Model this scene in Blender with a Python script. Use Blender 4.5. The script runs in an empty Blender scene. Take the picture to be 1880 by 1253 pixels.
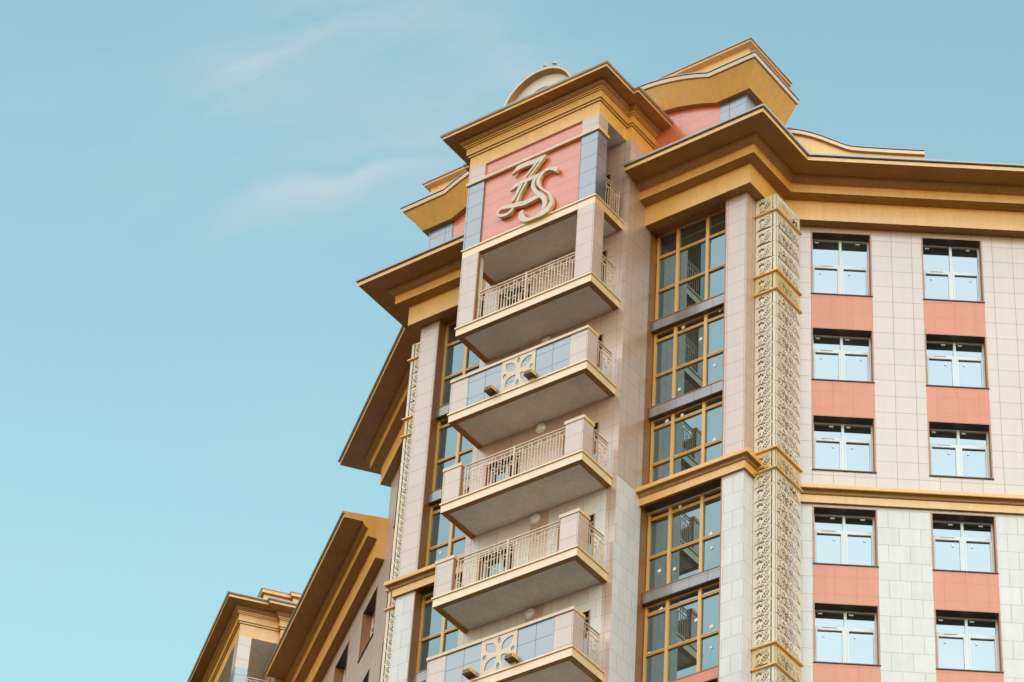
import bpy, bmesh, math, random
from mathutils import Vector, Matrix
from mathutils.geometry import tessellate_polygon
random.seed(7)
scene = bpy.context.scene
COL = scene.collection
Z0 = 60.2                      # height of the second balcony slab above the street
H = 3.185                      # storey height

# ------------------------------------------------------------------ node helpers
def new_mat(name):
    m = bpy.data.materials.new(name); m.use_nodes = True
    nt = m.node_tree; nt.nodes.clear()
    out = nt.nodes.new('ShaderNodeOutputMaterial')
    return m, nt, out
def N(nt, typ, **kw):
    n = nt.nodes.new(typ)
    for k, v in kw.items(): setattr(n, k, v)
    return n
def L(nt, a, b): nt.links.new(a, b)

def cladding(name, base, gloss, rough=0.22, joint=0.5, grid=None, voff=0.0, uoff=0.0, brick=0.0, var=0.05, cloud=0.08, cloud_scale=1.2, speck=0.0, tint=(1, 1, 1), streak=0.06):
    """Polished panel: a matt body colour under a clear reflecting face."""
    m, nt, out = new_mat(name)
    tc = N(nt, 'ShaderNodeTexCoord')
    geo = N(nt, 'ShaderNodeNewGeometry')
    ns = N(nt, 'ShaderNodeTexNoise'); ns.inputs['Scale'].default_value = cloud_scale; ns.inputs['Detail'].default_value = 6; ns.inputs['Roughness'].default_value = 0.6
    L(nt, geo.outputs['Position'], ns.inputs['Vector'])
    mr = N(nt, 'ShaderNodeMapRange'); mr.inputs['From Min'].default_value = 0.3; mr.inputs['From Max'].default_value = 0.7
    mr.inputs['To Min'].default_value = 1 - cloud; mr.inputs['To Max'].default_value = 1 + cloud
    L(nt, ns.outputs['Fac'], mr.inputs['Value'])
    val = mr.outputs['Result']
    if speck:
        n2 = N(nt, 'ShaderNodeTexNoise'); n2.inputs['Scale'].default_value = 26; n2.inputs['Detail'].default_value = 2
        L(nt, geo.outputs['Position'], n2.inputs['Vector'])
        m2 = N(nt, 'ShaderNodeMapRange'); m2.inputs['From Min'].default_value = 0.3; m2.inputs['From Max'].default_value = 0.7
        m2.inputs['To Min'].default_value = 1 - speck; m2.inputs['To Max'].default_value = 1 + speck
        L(nt, n2.outputs['Fac'], m2.inputs['Value'])
        mm = N(nt, 'ShaderNodeMath', operation='MULTIPLY'); L(nt, val, mm.inputs[0]); L(nt, m2.outputs['Result'], mm.inputs[1]); val = mm.outputs[0]
    if streak:
        sm = N(nt, 'ShaderNodeMapping'); sm.inputs['Scale'].default_value = (5, 5, 0.35); L(nt, geo.outputs['Position'], sm.inputs['Vector'])
        n3 = N(nt, 'ShaderNodeTexNoise'); n3.inputs['Scale'].default_value = 1.0; n3.inputs['Detail'].default_value = 5; n3.inputs['Roughness'].default_value = 0.65; L(nt, sm.outputs['Vector'], n3.inputs['Vector'])
        m3 = N(nt, 'ShaderNodeMapRange'); m3.inputs['From Min'].default_value = 0.35; m3.inputs['From Max'].default_value = 0.62
        m3.inputs['To Min'].default_value = 1 - streak; m3.inputs['To Max'].default_value = 1 + 0.2 * streak
        L(nt, n3.outputs['Fac'], m3.inputs['Value'])
        mm = N(nt, 'ShaderNodeMath', operation='MULTIPLY'); L(nt, val, mm.inputs[0]); L(nt, m3.outputs['Result'], mm.inputs[1]); val = mm.outputs[0]
    body = N(nt, 'ShaderNodeMix', data_type='RGBA', blend_type='MULTIPLY'); body.inputs['Factor'].default_value = 1
    comb = N(nt, 'ShaderNodeCombineColor'); 
    for i in range(3): L(nt, val, comb.inputs[i])
    L(nt, comb.outputs[0], body.inputs['B'])
    glossf = None
    if grid:
        mp = N(nt, 'ShaderNodeMapping'); mp.inputs['Location'].default_value = (-uoff, -voff, 0)
        L(nt, tc.outputs['UV'], mp.inputs['Vector'])
        br = N(nt, 'ShaderNodeTexBrick'); br.offset = brick; br.offset_frequency = 2; br.squash = 1
        br.inputs['Scale'].default_value = 1; br.inputs['Brick Width'].default_value = grid[0]; br.inputs['Row Height'].default_value = grid[1]
        br.inputs['Mortar Size'].default_value = 0.0065; br.inputs['Mortar Smooth'].default_value = 0.1; br.inputs['Bias'].default_value = 0
        br.inputs['Color1'].default_value = (*[c * (1 - var) for c in base], 1); br.inputs['Color2'].default_value = (*[min(1, c * (1 + var)) for c in base], 1)
        br.inputs['Mortar'].default_value = (*[c * joint for c in base], 1)
        L(nt, mp.outputs['Vector'], br.inputs['Vector'])
        L(nt, br.outputs['Color'], body.inputs['A'])
        inv = N(nt, 'ShaderNodeMapRange'); inv.inputs['To Min'].default_value = gloss; inv.inputs['To Max'].default_value = gloss * 0.1
        L(nt, br.outputs['Fac'], inv.inputs['Value']); glossf = inv.outputs['Result']
    else:
        body.inputs['A'].default_value = (*base, 1)
    dif = N(nt, 'ShaderNodeBsdfDiffuse'); L(nt, body.outputs['Result'], dif.inputs['Color'])
    gl = N(nt, 'ShaderNodeBsdfGlossy'); gl.inputs['Roughness'].default_value = rough; gl.inputs['Color'].default_value = (*tint, 1)
    # soft waviness of the reflecting face
    wn = N(nt, 'ShaderNodeTexNoise'); wn.inputs['Scale'].default_value = 2.2; L(nt, geo.outputs['Position'], wn.inputs['Vector'])
    bp = N(nt, 'ShaderNodeBump'); bp.inputs['Strength'].default_value = 0.04; bp.inputs['Distance'].default_value = 0.05
    L(nt, wn.outputs['Fac'], bp.inputs['Height']); L(nt, bp.outputs['Normal'], gl.inputs['Normal'])
    mx = N(nt, 'ShaderNodeMixShader')
    if glossf is not None: L(nt, glossf, mx.inputs['Fac'])
    else: mx.inputs['Fac'].default_value = gloss
    L(nt, dif.outputs[0], mx.inputs[1]); L(nt, gl.outputs[0], mx.inputs[2]); L(nt, mx.outputs[0], out.inputs['Surface'])
    return m

def glass(name, body, refl, tint=(0.95, 1, 1)):
    m, nt, out = new_mat(name)
    geo = N(nt, 'ShaderNodeNewGeometry')
    wn = N(nt, 'ShaderNodeTexNoise'); wn.inputs['Scale'].default_value = 0.9; L(nt, geo.outputs['Position'], wn.inputs['Vector'])
    bp = N(nt, 'ShaderNodeBump'); bp.inputs['Strength'].default_value = 0.05; bp.inputs['Distance'].default_value = 0.02; L(nt, wn.outputs['Fac'], bp.inputs['Height'])
    gl = N(nt, 'ShaderNodeBsdfGlossy'); gl.inputs['Roughness'].default_value = 0.02; gl.inputs['Color'].default_value = (*tint, 1); L(nt, bp.outputs['Normal'], gl.inputs['Normal'])
    n2 = N(nt, 'ShaderNodeTexNoise'); n2.inputs['Scale'].default_value = 0.8; n2.inputs['Detail'].default_value = 3; L(nt, geo.outputs['Position'], n2.inputs['Vector'])
    cr = N(nt, 'ShaderNodeValToRGB'); cr.color_ramp.elements[0].position = 0.35; cr.color_ramp.elements[1].position = 0.7
    cr.color_ramp.elements[0].color = (*[c * 0.6 for c in body], 1); cr.color_ramp.elements[1].color = (*[c * 1.5 for c in body], 1)
    L(nt, n2.outputs['Fac'], cr.inputs['Fac'])
    df = N(nt, 'ShaderNodeBsdfDiffuse'); L(nt, cr.outputs['Color'], df.inputs['Color'])
    mx = N(nt, 'ShaderNodeMixShader'); mx.inputs['Fac'].default_value = refl
    L(nt, df.outputs[0], mx.inputs[1]); L(nt, gl.outputs[0], mx.inputs[2]); L(nt, mx.outputs[0], out.inputs['Surface'])
    return m

M = {}
M['tile'] = cladding('pink_beige_tile', (0.585, 0.37, 0.285), 0.23, 0.33, 0.66, (0.59, 0.579), voff=0.07, var=0.045, cloud=0.03, speck=0.05)
M['stone'] = cladding('pale_limestone', (0.735, 0.685, 0.69), 0.09, 0.4, 0.62, (0.59, 0.583), voff=-6.82, uoff=0.295, brick=0.5, var=0.028, cloud=0.035, cloud_scale=2.0, speck=0.04)
M['blue'] = cladding('grey_granite', (0.08, 0.095, 0.125), 0.32, 0.3, 0.5, (0.59, 0.579), voff=0.0, uoff=0.02, var=0.04, cloud=0.05, speck=0.12)
M['salmon'] = cladding('salmon_tile', (0.71, 0.205, 0.088), 0.10, 0.3, 1.12, (0.59, 0.579), voff=0.13, var=0.02, cloud=0.03, speck=0.05)
M['salmonbig'] = cladding('salmon_sign_tile', (0.72, 0.18, 0.08), 0.18, 0.25, 0.75, (1.77, 0.44), voff=0.1, var=0.02, cloud=0.03, speck=0.05)
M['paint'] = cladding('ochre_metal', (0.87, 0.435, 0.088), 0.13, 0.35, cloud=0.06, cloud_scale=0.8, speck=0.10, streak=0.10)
M['fascia'] = cladding('pale_ochre_metal', (0.84, 0.52, 0.23), 0.27, 0.35, cloud=0.06, cloud_scale=0.8, speck=0.04)
M['underside'] = cladding('brown_underside', (0.40, 0.19, 0.048), 0.05, 0.5, cloud=0.12, cloud_scale=1.5, speck=0.22)  # darker brown than the ochre, for downward-facing faces and coves
M['cream'] = cladding('cream_metal', (0.70, 0.48, 0.30), 0.16, 0.35, cloud=0.04)
M['emblem'] = cladding('emblem_cream', (0.65, 0.50, 0.37), 0.15, 0.35, cloud=0.03)
M['lattice'] = cladding('lattice_cream', (0.82, 0.69, 0.54), 0.10, 0.4, cloud=0.03)
M['goldframe'] = cladding('gold_frame', (0.78, 0.41, 0.09), 0.12, 0.3, cloud=0.03)
M['bronze'] = cladding('bronze_reveal', (0.33, 0.125, 0.03), 0.10, 0.35, cloud=0.08)
M['trim'] = cladding('terracotta_trim', (0.42, 0.165, 0.065), 0.1, 0.4, cloud=0.05)
M['brownsp'] = cladding('brown_granite', (0.17, 0.115, 0.09), 0.24, 0.22, 0.5, (0.59, 0.6), var=0.04, cloud=0.08, speck=0.1)
M['soffit'] = cladding('grey_soffit', (0.84, 0.82, 0.80), 0.03, 0.5, cloud=0.09, cloud_scale=0.9, speck=0.14)
M['cap'] = cladding('roof_flashing', (0.20, 0.17, 0.20), 0.25, 0.35, cloud=0.1)
M['white'] = cladding('white_frame', (0.80, 0.84, 0.90), 0.06, 0.3, cloud=0.02)
M['plaster'] = cladding('pale_plaster', (0.72, 0.69, 0.68), 0.05, 0.5, cloud=0.03)
M['sticker'] = cladding('paper_label', (0.85, 0.85, 0.85), 0.05, 0.5, cloud=0.02)
M['bronzeball'] = cladding('aged_brass', (0.30, 0.26, 0.15), 0.25, 0.25)
M['shadeback'] = cladding('shade_backing_brown', (0.46, 0.33, 0.23), 0.05, 0.4, cloud=0.15)  # brown of the box added to darken the lattice holes
M['latband'] = cladding('lattice_band', (0.76, 0.54, 0.28), 0.10, 0.4, cloud=0.03)
M['spoutshade'] = cladding('spout_shade_brown', (0.16, 0.075, 0.025), 0.08, 0.4)  # shade painted into the spout front; same brown on its bottom
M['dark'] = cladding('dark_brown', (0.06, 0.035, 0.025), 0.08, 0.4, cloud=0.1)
M['lampglass'] = cladding('opal_glass', (0.86, 0.85, 0.82), 0.15, 0.2, cloud=0.03)
M['glassR'] = glass('mirror_glass', (0.05, 0.05, 0.05), 0.40, (0.90, 0.97, 1.0))
M['glassF'] = glass('dark_glass', (0.045, 0.042, 0.038), 0.28, (0.66, 0.93, 0.98))

# ------------------------------------------------------------------ mesh builder
class MB:
    def __init__(s): s.v = []; s.f = []; s.mi = []; s.mats = []
    def mat(s, m):
        if m not in s.mats: s.mats.append(m)
        return s.mats.index(m)
    def poly(s, pts, m):
        i = len(s.v); s.v += [tuple(p) for p in pts]; s.f.append(list(range(i, i + len(pts)))); s.mi.append(s.mat(m))
    def box(s, x0, x1, y0, y1, z0, z1, m, skip=''):
        P = [(x0, y0, z0), (x1, y0, z0), (x1, y1, z0), (x0, y1, z0), (x0, y0, z1), (x1, y0, z1), (x1, y1, z1), (x0, y1, z1)]
        F = {'b': (0, 3, 2, 1), 't': (4, 5, 6, 7), 'f': (0, 1, 5, 4), 'k': (2, 3, 7, 6), 'r': (1, 2, 6, 5), 'l': (3, 0, 4, 7)}
        for k, f in F.items():
            if k not in skip: s.poly([P[i] for i in f], m)
    def wall(s, x0, x1, z0, z1, holes, m, y=0.0):
        xs = sorted({x0, x1, *[c for h in holes for c in h[:2] if x0 < c < x1]}); zs = sorted({z0, z1, *[c for h in holes for c in h[2:4] if z0 < c < z1]})
        for a, b in zip(xs, xs[1:]):
            for c, d in zip(zs, zs[1:]):
                cx, cz = (a + b) / 2, (c + d) / 2
                if any(h[0] < cx < h[1] and h[2] < cz < h[3] for h in holes): continue
                s.poly([(a, y, c), (b, y, c), (b, y, d), (a, y, d)], m)
    def reveal(s, x0, x1, z0, z1, y0, y1, mj, mh=None, ms=None):
        mh = mh or mj; ms = ms or mj
        s.poly([(x0, y0, z0), (x0, y1, z0), (x0, y1, z1), (x0, y0, z1)], mj)
        s.poly([(x1, y0, z0), (x1, y0, z1), (x1, y1, z1), (x1, y1, z0)], mj)
        s.poly([(x0, y0, z1), (x0, y1, z1), (x1, y1, z1), (x1, y0, z1)], mh)
        s.poly([(x0, y0, z0), (x1, y0, z0), (x1, y1, z0), (x0, y1, z0)], ms)
    def tube(s, p, q, r, m, n=6):
        p = Vector(p); q = Vector(q); d = (q - p).normalized(); a = d.orthogonal().normalized(); b = d.cross(a)
        R = [[c + (a * math.cos(2 * math.pi * i / n) + b * math.sin(2 * math.pi * i / n)) * r for i in range(n)] for c in (p, q)]
        for i in range(n): s.poly([R[0][i], R[0][(i + 1) % n], R[1][(i + 1) % n], R[1][i]], m)
        s.poly(R[0][::-1], m); s.poly(R[1], m)
    def sphere(s, c, r, m, nu=12, nv=8, sz=1.0):
        P = lambda i, j: (c[0] + r * math.sin(math.pi * j / nv) * math.cos(2 * math.pi * i / nu), c[1] + r * math.sin(math.pi * j / nv) * math.sin(2 * math.pi * i / nu), c[2] + sz * r * math.cos(math.pi * j / nv))
        for i in range(nu):
            for j in range(nv):
                if j == 0: s.poly([P(0, 0), P(i, 1), P(i + 1, 1)], m)
                elif j == nv - 1: s.poly([P(i, j), P(0, nv), P(i + 1, j)], m)
                else: s.poly([P(i, j), P(i, j + 1), P(i + 1, j + 1), P(i + 1, j)], m)
    def plate(s, outer, holes, y0, y1, m, inner=None):
        """flat plate in the x-z plane with cut-outs, y0 front, y1 back"""
        loops = [outer] + holes
        tri = tessellate_polygon([[Vector((p[0], p[1], 0)) for p in l] for l in loops])
        flat = [p for l in loops for p in l]
        for y in (y0, y1):
            i = len(s.v); s.v += [(p[0], y, p[1]) for p in flat]
            for t in tri:
                a, b, c = [flat[k] for k in t]
                if abs((b[0] - a[0]) * (c[1] - a[1]) - (b[1] - a[1]) * (c[0] - a[0])) < 1e-9: continue
                ccw = (b[0] - a[0]) * (c[1] - a[1]) - (b[1] - a[1]) * (c[0] - a[0]) > 0
                t2 = list(t) if (ccw == (y == y0)) else list(t)[::-1]
                s.f.append([i + k for k in t2]); s.mi.append(s.mat(m))
        for l in loops:
            for a, b in zip(l, l[1:] + l[:1]):
                s.poly([(a[0], y0, a[1]), (a[0], y1, a[1]), (b[0], y1, b[1]), (b[0], y0, b[1])], inner or m)
    def sweep(s, path, prof, mats, caps=True):
        """prof: list of (e, z); mats: one per profile segment; path: plan polyline, outward is to its right"""
        n = len(path); rows = []
        for i in range(n):
            p = Vector(path[i]); nn = []
            if i > 0: d = (p - Vector(path[i - 1])).normalized(); nn.append(Vector((d.y, -d.x)))
            if i < n - 1: d = (Vector(path[i + 1]) - p).normalized(); nn.append(Vector((d.y, -d.x)))
            if len(nn) == 1: off = nn[0]
            else:
                b = (nn[0] + nn[1]); b = b / b.length; off = b / b.dot(nn[0])
            rows.append([(p.x + off.x * e, p.y + off.y * e, z) for e, z in prof])
        for i in range(n - 1):
            for j in range(len(prof) - 1):
                s.poly([rows[i][j], rows[i + 1][j], rows[i + 1][j + 1], rows[i][j + 1]], mats[j])
        if caps:
            s.poly(rows[0], M['paint']); s.poly(rows[-1][::-1], M['paint'])

WORLD = {}
def link(name, mesh, W, parent=None):
    o = bpy.data.objects.new(name, mesh); COL.objects.link(o)
    if parent is not None:
        o.parent = parent; o.matrix_basis = WORLD[parent].inverted() @ W
    else: o.matrix_basis = W
    WORLD[o] = W
    return o
def build(name, mb, W=None, parent=None):
    me = bpy.data.meshes.new(name)
    me.from_pydata(mb.v, [], mb.f)
    for m in mb.mats: me.materials.append(m)
    me.polygons.foreach_set('material_index', mb.mi)
    uv = me.uv_layers.new(name='UVMap')
    for p in me.polygons:
        n = p.normal
        if abs(n.z) > 0.8: t = Vector((1, 0, 0)); w = Vector((0, 1, 0))
        else:
            t = Vector((-n.y, n.x, 0)).normalized()
            if (t.x < -0.3) or (abs(t.x) <= 0.3 and t.y < 0): t = -t
            w = Vector((0, 0, 1))
        for li in p.loop_indices:
            co = me.vertices[me.loops[li].vertex_index].co
            uv.data[li].uv = (co.dot(t), co.dot(w))
    me.validate(); me.update()
    return link(name, me, W if W is not None else UP, parent)
def smooth(o):
    o.data.polygons.foreach_set('use_smooth', [True] * len(o.data.polygons))
    bm = bmesh.new(); bm.from_mesh(o.data); bmesh.ops.remove_doubles(bm, verts=bm.verts, dist=1e-5); bm.to_mesh(o.data); bm.free(); return o
def empty(name, loc, label, cat, group=None):
    o = bpy.data.objects.new(name, None); COL.objects.link(o); o.location = loc
    o['label'] = label; o['category'] = cat
    if group: o['group'] = group
    WORLD[o] = Matrix.Translation(loc); return o
def dup(o, W, parent):
    """copy of a part and of its sub-parts"""
    W0 = WORLD[o]
    c = o.copy(); COL.objects.link(c); c.parent = parent; c.matrix_basis = WORLD[parent].inverted() @ W; WORLD[c] = W
    for ch in list(o.children):
        Wc = W @ W0.inverted() @ WORLD[ch]
        d = ch.copy(); COL.objects.link(d); d.parent = c; d.matrix_basis = W.inverted() @ Wc; WORLD[d] = Wc
    return c

UP = Matrix.Translation((0, 0, Z0))
th = 0.6382245
dr = Vector((math.cos(th), math.sin(th), 0)); nr = Vector((math.sin(th), -math.cos(th), 0))
dl = Vector((-dr.x, dr.y, 0)); nl = Vector((-nr.x, nr.y, 0))
R0 = Vector((6.693, 4.951, 0)); L0 = Vector((-6.693, 4.951, 0))
def frame(o, x, y):
    return Matrix(((x.x, y.x, 0, o.x), (x.y, y.y, 0, o.y), (0, 0, 1, o.z), (0, 0, 0, 1)))
ER = 0.03
MR = UP @ frame(R0 + nr * ER, dr, -nr)
ML = UP @ frame(L0 + nl * 0.06, -dl, -nl)
XP, YW, XB, D = 5.939, 2.622, 2.576, 1.433
BOT = -Z0
MIR = UP @ Matrix.Diagonal((-1, 1, 1, 1))

# ------------------------------------------------------------------ setting
def make_ground():
    m, nt, out = new_mat('street_ground')
    geo = N(nt, 'ShaderNodeNewGeometry'); ns = N(nt, 'ShaderNodeTexNoise'); ns.inputs['Scale'].default_value = 0.08; ns.inputs['Detail'].default_value = 8
    L(nt, geo.outputs['Position'], ns.inputs['Vector'])
    cr = N(nt, 'ShaderNodeValToRGB'); cr.color_ramp.elements[0].color = (0.03, 0.026, 0.022, 1); cr.color_ramp.elements[1].color = (0.075, 0.064, 0.052, 1)
    L(nt, ns.outputs['Fac'], cr.inputs['Fac'])
    df = N(nt, 'ShaderNodeBsdfDiffuse'); L(nt, cr.outputs['Color'], df.inputs['Color']); L(nt, df.outputs[0], out.inputs['Surface'])
    b = MB(); b.poly([(-3000, -3000, 0), (3000, -3000, 0), (3000, 3000, 0), (-3000, 3000, 0)], m)
    o = build('ground', b, Matrix.Identity(4)); o['kind'] = 'structure'
    o['label'] = 'paved ground around the tower'; o['category'] = 'ground'
make_ground()

# ------------------------------------------------------------------ things
tower = empty('apartment_building', (0, 6, 0), 'tall corner tower with stacked balconies, gold cornices and white windows', 'building')
wing = empty('apartment_building', tuple((L0 + dl * 18 - nl * 4).to_tuple()[:2]) + (0,), 'lower brown-eaved block behind the tower at the lower left', 'building')

pm, cm = M['paint'], M['cap']
# main cornice profile (e, z)
def cove(e0, z0, e1, z1, n=5):
    r = []
    for i in range(n + 1):
        a = math.pi / 2 * i / n
        r.append((e1 - (e1 - e0) * math.cos(a) , z0 + (z1 - z0) * math.sin(a)))
    return r
P_main = [(0.0, 3.393), (0.305, 3.393), (0.31, 4.12), (0.63, 4.172), (0.64, 4.455), (0.625, 4.46), (0.625, 4.475), (0.665, 4.48)] + \
         [(0.70, 4.50), (0.745, 4.54), (0.79, 4.60), (0.83, 4.665), (0.84, 4.69)] + [(0.91, 4.69), (1.477, 4.69), (1.485, 4.815), (1.45, 4.82), (1.45, 4.845), (1.55, 4.85), (1.55, 4.915), (0.0, 5.02)]
ln = M['underside']
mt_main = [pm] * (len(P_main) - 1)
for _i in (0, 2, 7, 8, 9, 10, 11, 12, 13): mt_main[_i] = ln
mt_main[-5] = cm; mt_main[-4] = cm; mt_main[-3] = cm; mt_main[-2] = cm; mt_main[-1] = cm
def shift(P, dz): return [(e, z + dz) for e, z in P]
# inner corner (pier side meets facade R)
def r_at_x(x):
    k = (R0 + nr * ER).dot(nr); return (k - x * nr.x) / nr.y
yi = r_at_x(XP)
pR = R0 + nr * ER + dr * 11
pathR = [(XB, YW), (XP, YW), (XP, yi), (pR.x, pR.y)]
SL = 6.05
pL = L0 + nl * 0.06 + dl * SL; pL2 = pL - nl * 5
kL = (L0 + nl * 0.06).dot(nl); yiL = (kL - (-XP) * nl.x) / nl.y
pathL = [(pL2.x, pL2.y), (pL.x, pL.y), (-XP, yiL), (-XP, YW), (-XB, YW)]
for pth in (pathR, pathL):
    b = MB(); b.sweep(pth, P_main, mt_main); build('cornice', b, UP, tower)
# string course
P_band = [(0, -6.735), (0.085, -6.735), (0.095, -6.50), (0.135, -6.475), (0.145, -6.43), (0.16, -6.395), (0.20, -6.385), (0.265, -6.38), (0.275, -6.36), (0.28, -6.255), (0.0, -6.22)]
mt_b = [pm] * 10; mt_b[0] = M['underside']
for _i in (2, 3, 4, 5, 6): mt_b[_i] = M['underside']
for pth in ([(XB, YW), (XP, YW), (XP, yi), (pR.x, pR.y)], [(-XP, yiL), (-XP, YW), (-XB, YW)]):
    b = MB(); b.sweep(pth, P_band, mt_b); build('string_course', b, UP, tower)

ZS = -6.36     # tile above, limestone below
# ---- wings
OX0, OX1 = XB, 5.22
for W in (UP, MIR):
    b = MB()
    b.wall(OX1, XP, ZS, 3.45, [], M['tile'], YW); b.wall(OX1, XP, BOT, ZS, [], M['stone'], YW)
    for z0, z1, m in ((ZS, 3.45, M['tile']), (BOT, ZS, M['stone'])):
        b.poly([(XP, YW, z0), (XP, yi + .05, z0), (XP, yi + .05, z1), (XP, YW, z1)], m)
    b.wall(XB, OX1, BOT, -15.9, [], M['stone'], YW)
    build('corner_pier', b, W, tower)
    b = MB()   # reveal around the tall glazing and its thin metal edge
    b.reveal(OX0 + 0.004, OX1, -15.9, 3.45, YW, 3.05, M['bronze'])
    b.box(OX1, OX1 + 0.032, YW - 0.012, YW, -15.9, 3.39, M['trim'], skip='k')
    build('window_reveal', b, W, tower)

def spandrel(W, z, m):
    b = MB(); b.box(OX0 + 0.03, OX1 - 0.01, 2.80, 3.02, z - 0.34, z, m); b.box(OX0 + 0.03, OX1 - 0.01, 2.785, 3.0, z + 0.0, z + 0.02, M['trim'])
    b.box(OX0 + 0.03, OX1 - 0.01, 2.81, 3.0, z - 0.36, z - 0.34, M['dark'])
    build('spandrel', b, W, tower)
def pane(b, x0, x1, z0, z1, y, m, tilt=0.006):
    a, c = random.uniform(-tilt, tilt), random.uniform(-tilt, tilt)
    w, h = (x1 - x0) / 2, (z1 - z0) / 2
    P = [(x0, y - a * w - c * h, z0), (x1, y + a * w - c * h, z0), (x1, y + a * w + c * h, z1), (x0, y - a * w + c * h, z1)]
    b.poly(P, m)
def glazing(W, zs, top):
    """gold-framed bay window; zs = spandrel top"""
    fm = M['goldframe']; z0 = zs - 0.02
    x = [OX0 + 0.03, 3.335, 4.375, OX1 - 0.0]; t = [z0, zs + 1.25, zs + 2.54, top]
    b = MB()
    b.box(x[0], x[0] + 0.07, 2.955, 3.05, z0, top, fm); b.box(x[3] - 0.07, x[3], 2.955, 3.05, z0, top, fm)
    for c in (x[1], x[2]): b.box(c - 0.05, c + 0.05, 2.95, 3.05, z0, top, fm)
    for i, (l, r) in enumerate(((x[0] + .07, x[1] - .05), (x[1] + .05, x[2] - .05), (x[2] + .05, x[3] - .07))):
        for c in (t[1], t[2]): b.box(l, r, 2.96, 3.05, c - 0.042, c + 0.042, fm)
        b.box(l, r, 2.96, 3.05, z0, z0 + 0.05, fm); b.box(l, r, 2.96, 3.05, top - 0.05, top, fm)
        for c in (t[1], t[2]): b.box(l, r, 2.951, 2.96, c - 0.006, c + 0.006, M['bronze'])
    w = build('window', b, W, tower)
    b = MB()
    for l, r in zip(x, x[1:]):
        for c, d in zip(t, t[1:]): pane(b, l, r, c, d, 3.012, M['glassF'], 0.004)
    build('pane', b, W, w)
    return w
def stickers(w, W, lst, y=2.998):
    for cx, cz, s, a in lst:
        b = MB(); ca, sa = math.cos(a) * s, math.sin(a) * s
        b.poly([(cx - ca + sa, y, cz - sa - ca), (cx + ca + sa, y, cz + sa - ca), (cx + ca - sa, y, cz + sa + ca), (cx - ca - sa, y, cz - sa + ca)], M['sticker'])
        build('paper_label', b, W, w)
spots = [(3.0, 0.62, .05, .3), (3.1, 2.62, .055, .4), (2.8, 1.36, .05, 0), (3.62, 2.75, .05, .1), (4.2, 1.9, .05, .5), (4.72, 1.42, .055, .4), (4.8, 2.9, .05, .6), (3.5, 0.5, .045, .2), (4.7, .9, .04, .3)]
for W in (UP, MIR):
    for k in range(6):
        zs = 0.03 - H * k
        top = 3.45 if k == 0 else (zs + H - 0.345 if k != 3 else zs + H - 0.40)
        w = glazing(W, zs, top)
        if 0 < k < 5:
            ss = [(cx + random.uniform(-.06, .06), zs + cz + random.uniform(-.12, .12), s, a + random.uniform(-.3, .3)) for cx, cz, s, a in random.sample(spots, 6 if W is UP else 3)]
            stickers(w, W, ss)
        if k != 2 and k < 5: spandrel(W, zs, M['salmon'] if k == 4 else M['brownsp'])
    spandrel(W, 0.03 - H * 2, M['brownsp'])

# ---- facade R and L walls and windows
def make_window(parent, W, h, pattern):
    """white four-light window in a brown reveal; local origin at left end of the sill"""
    b = MB()
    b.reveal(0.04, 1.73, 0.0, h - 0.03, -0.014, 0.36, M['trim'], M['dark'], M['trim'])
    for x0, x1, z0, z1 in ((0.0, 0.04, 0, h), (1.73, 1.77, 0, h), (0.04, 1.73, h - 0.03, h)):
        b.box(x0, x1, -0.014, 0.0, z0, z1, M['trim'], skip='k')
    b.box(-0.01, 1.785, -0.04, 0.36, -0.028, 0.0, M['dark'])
    w = build('window', b, W, parent)
    wm = M['white']; b = MB(); y0, y1 = 0.30, 0.38
    top = h - 0.03; tz = 1.30
    b.box(0.04, 0.085, y0, y1, 0, top, wm); b.box(1.685, 1.73, y0, y1, 0, top, wm)
    b.box(0.085, 1.685, y0, y1, top - 0.035, top, wm); b.box(0.085, 1.685, y0, y1, 0.0, 0.06, wm)
    b.box(0.852, 0.928, y0 - 0.012, y1, 0.06, top - 0.035, wm)
    for l, r in ((0.085, 0.852), (0.928, 1.685)):
        b.box(l, r, y0, y1, tz - 0.01, tz + 0.055, wm)
        # opening sash
        b.box(l + .004, l + 0.052, y0 - 0.018, y1, 0.062, tz - 0.014, wm); b.box(r - 0.052, r - .004, y0 - 0.018, y1, 0.062, tz - 0.014, wm)
        b.box(l + 0.052, r - 0.052, y0 - 0.018, y1, tz - 0.07, tz - 0.014, wm); b.box(l + 0.052, r - 0.052, y0 - 0.018, y1, 0.062, 0.12, wm)
        b.box(l + 0.053, r - 0.053, y0 + 0.0, y0 + 0.03, tz - 0.085, tz - 0.07, M['cap'])
    b.box(0.28, 0.66, y0 - 0.025, y0, tz + 0.012, tz + 0.036, M['soffit'])
    build('frame', b, W, w)
    b = MB()
    for l, r in ((0.085, 0.852), (0.928, 1.685)):
        pane(b, l, r, tz + 0.05, top - 0.035, 0.345, M['glassR']); pane(b, l + 0.045, r - 0.045, 0.11, tz - 0.06, 0.335, M['glassR'])
    build('pane', b, W, w)
    for k, (l, r) in enumerate(((0.085, 0.852), (0.928, 1.685))):
        if not pattern: break
        b = MB(); f = pattern[k]
        cx = l + 0.1 + f * (r - l - 0.25); cz = top - 0.1
        b.box(cx - .06, cx + .06, 0.325, 0.329, cz - .025, cz + .025, M['sticker'])
        build('paper_label', b, W, w); b = MB()
        cx = l + 0.2 + pattern[k + 2] * (r - l - 0.4); b.box(cx - .03, cx + .03, 0.318, 0.322, tz - 0.27, tz - 0.16, M['sticker']); build('paper_label', b, W, w)
    return w
sills = [0.827 - H * k for k in range(6)]
hs = [2.37] + [1.91] * 5
cols = [0.0, 3.244, 6.488]
protoA = protoB = None
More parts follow.
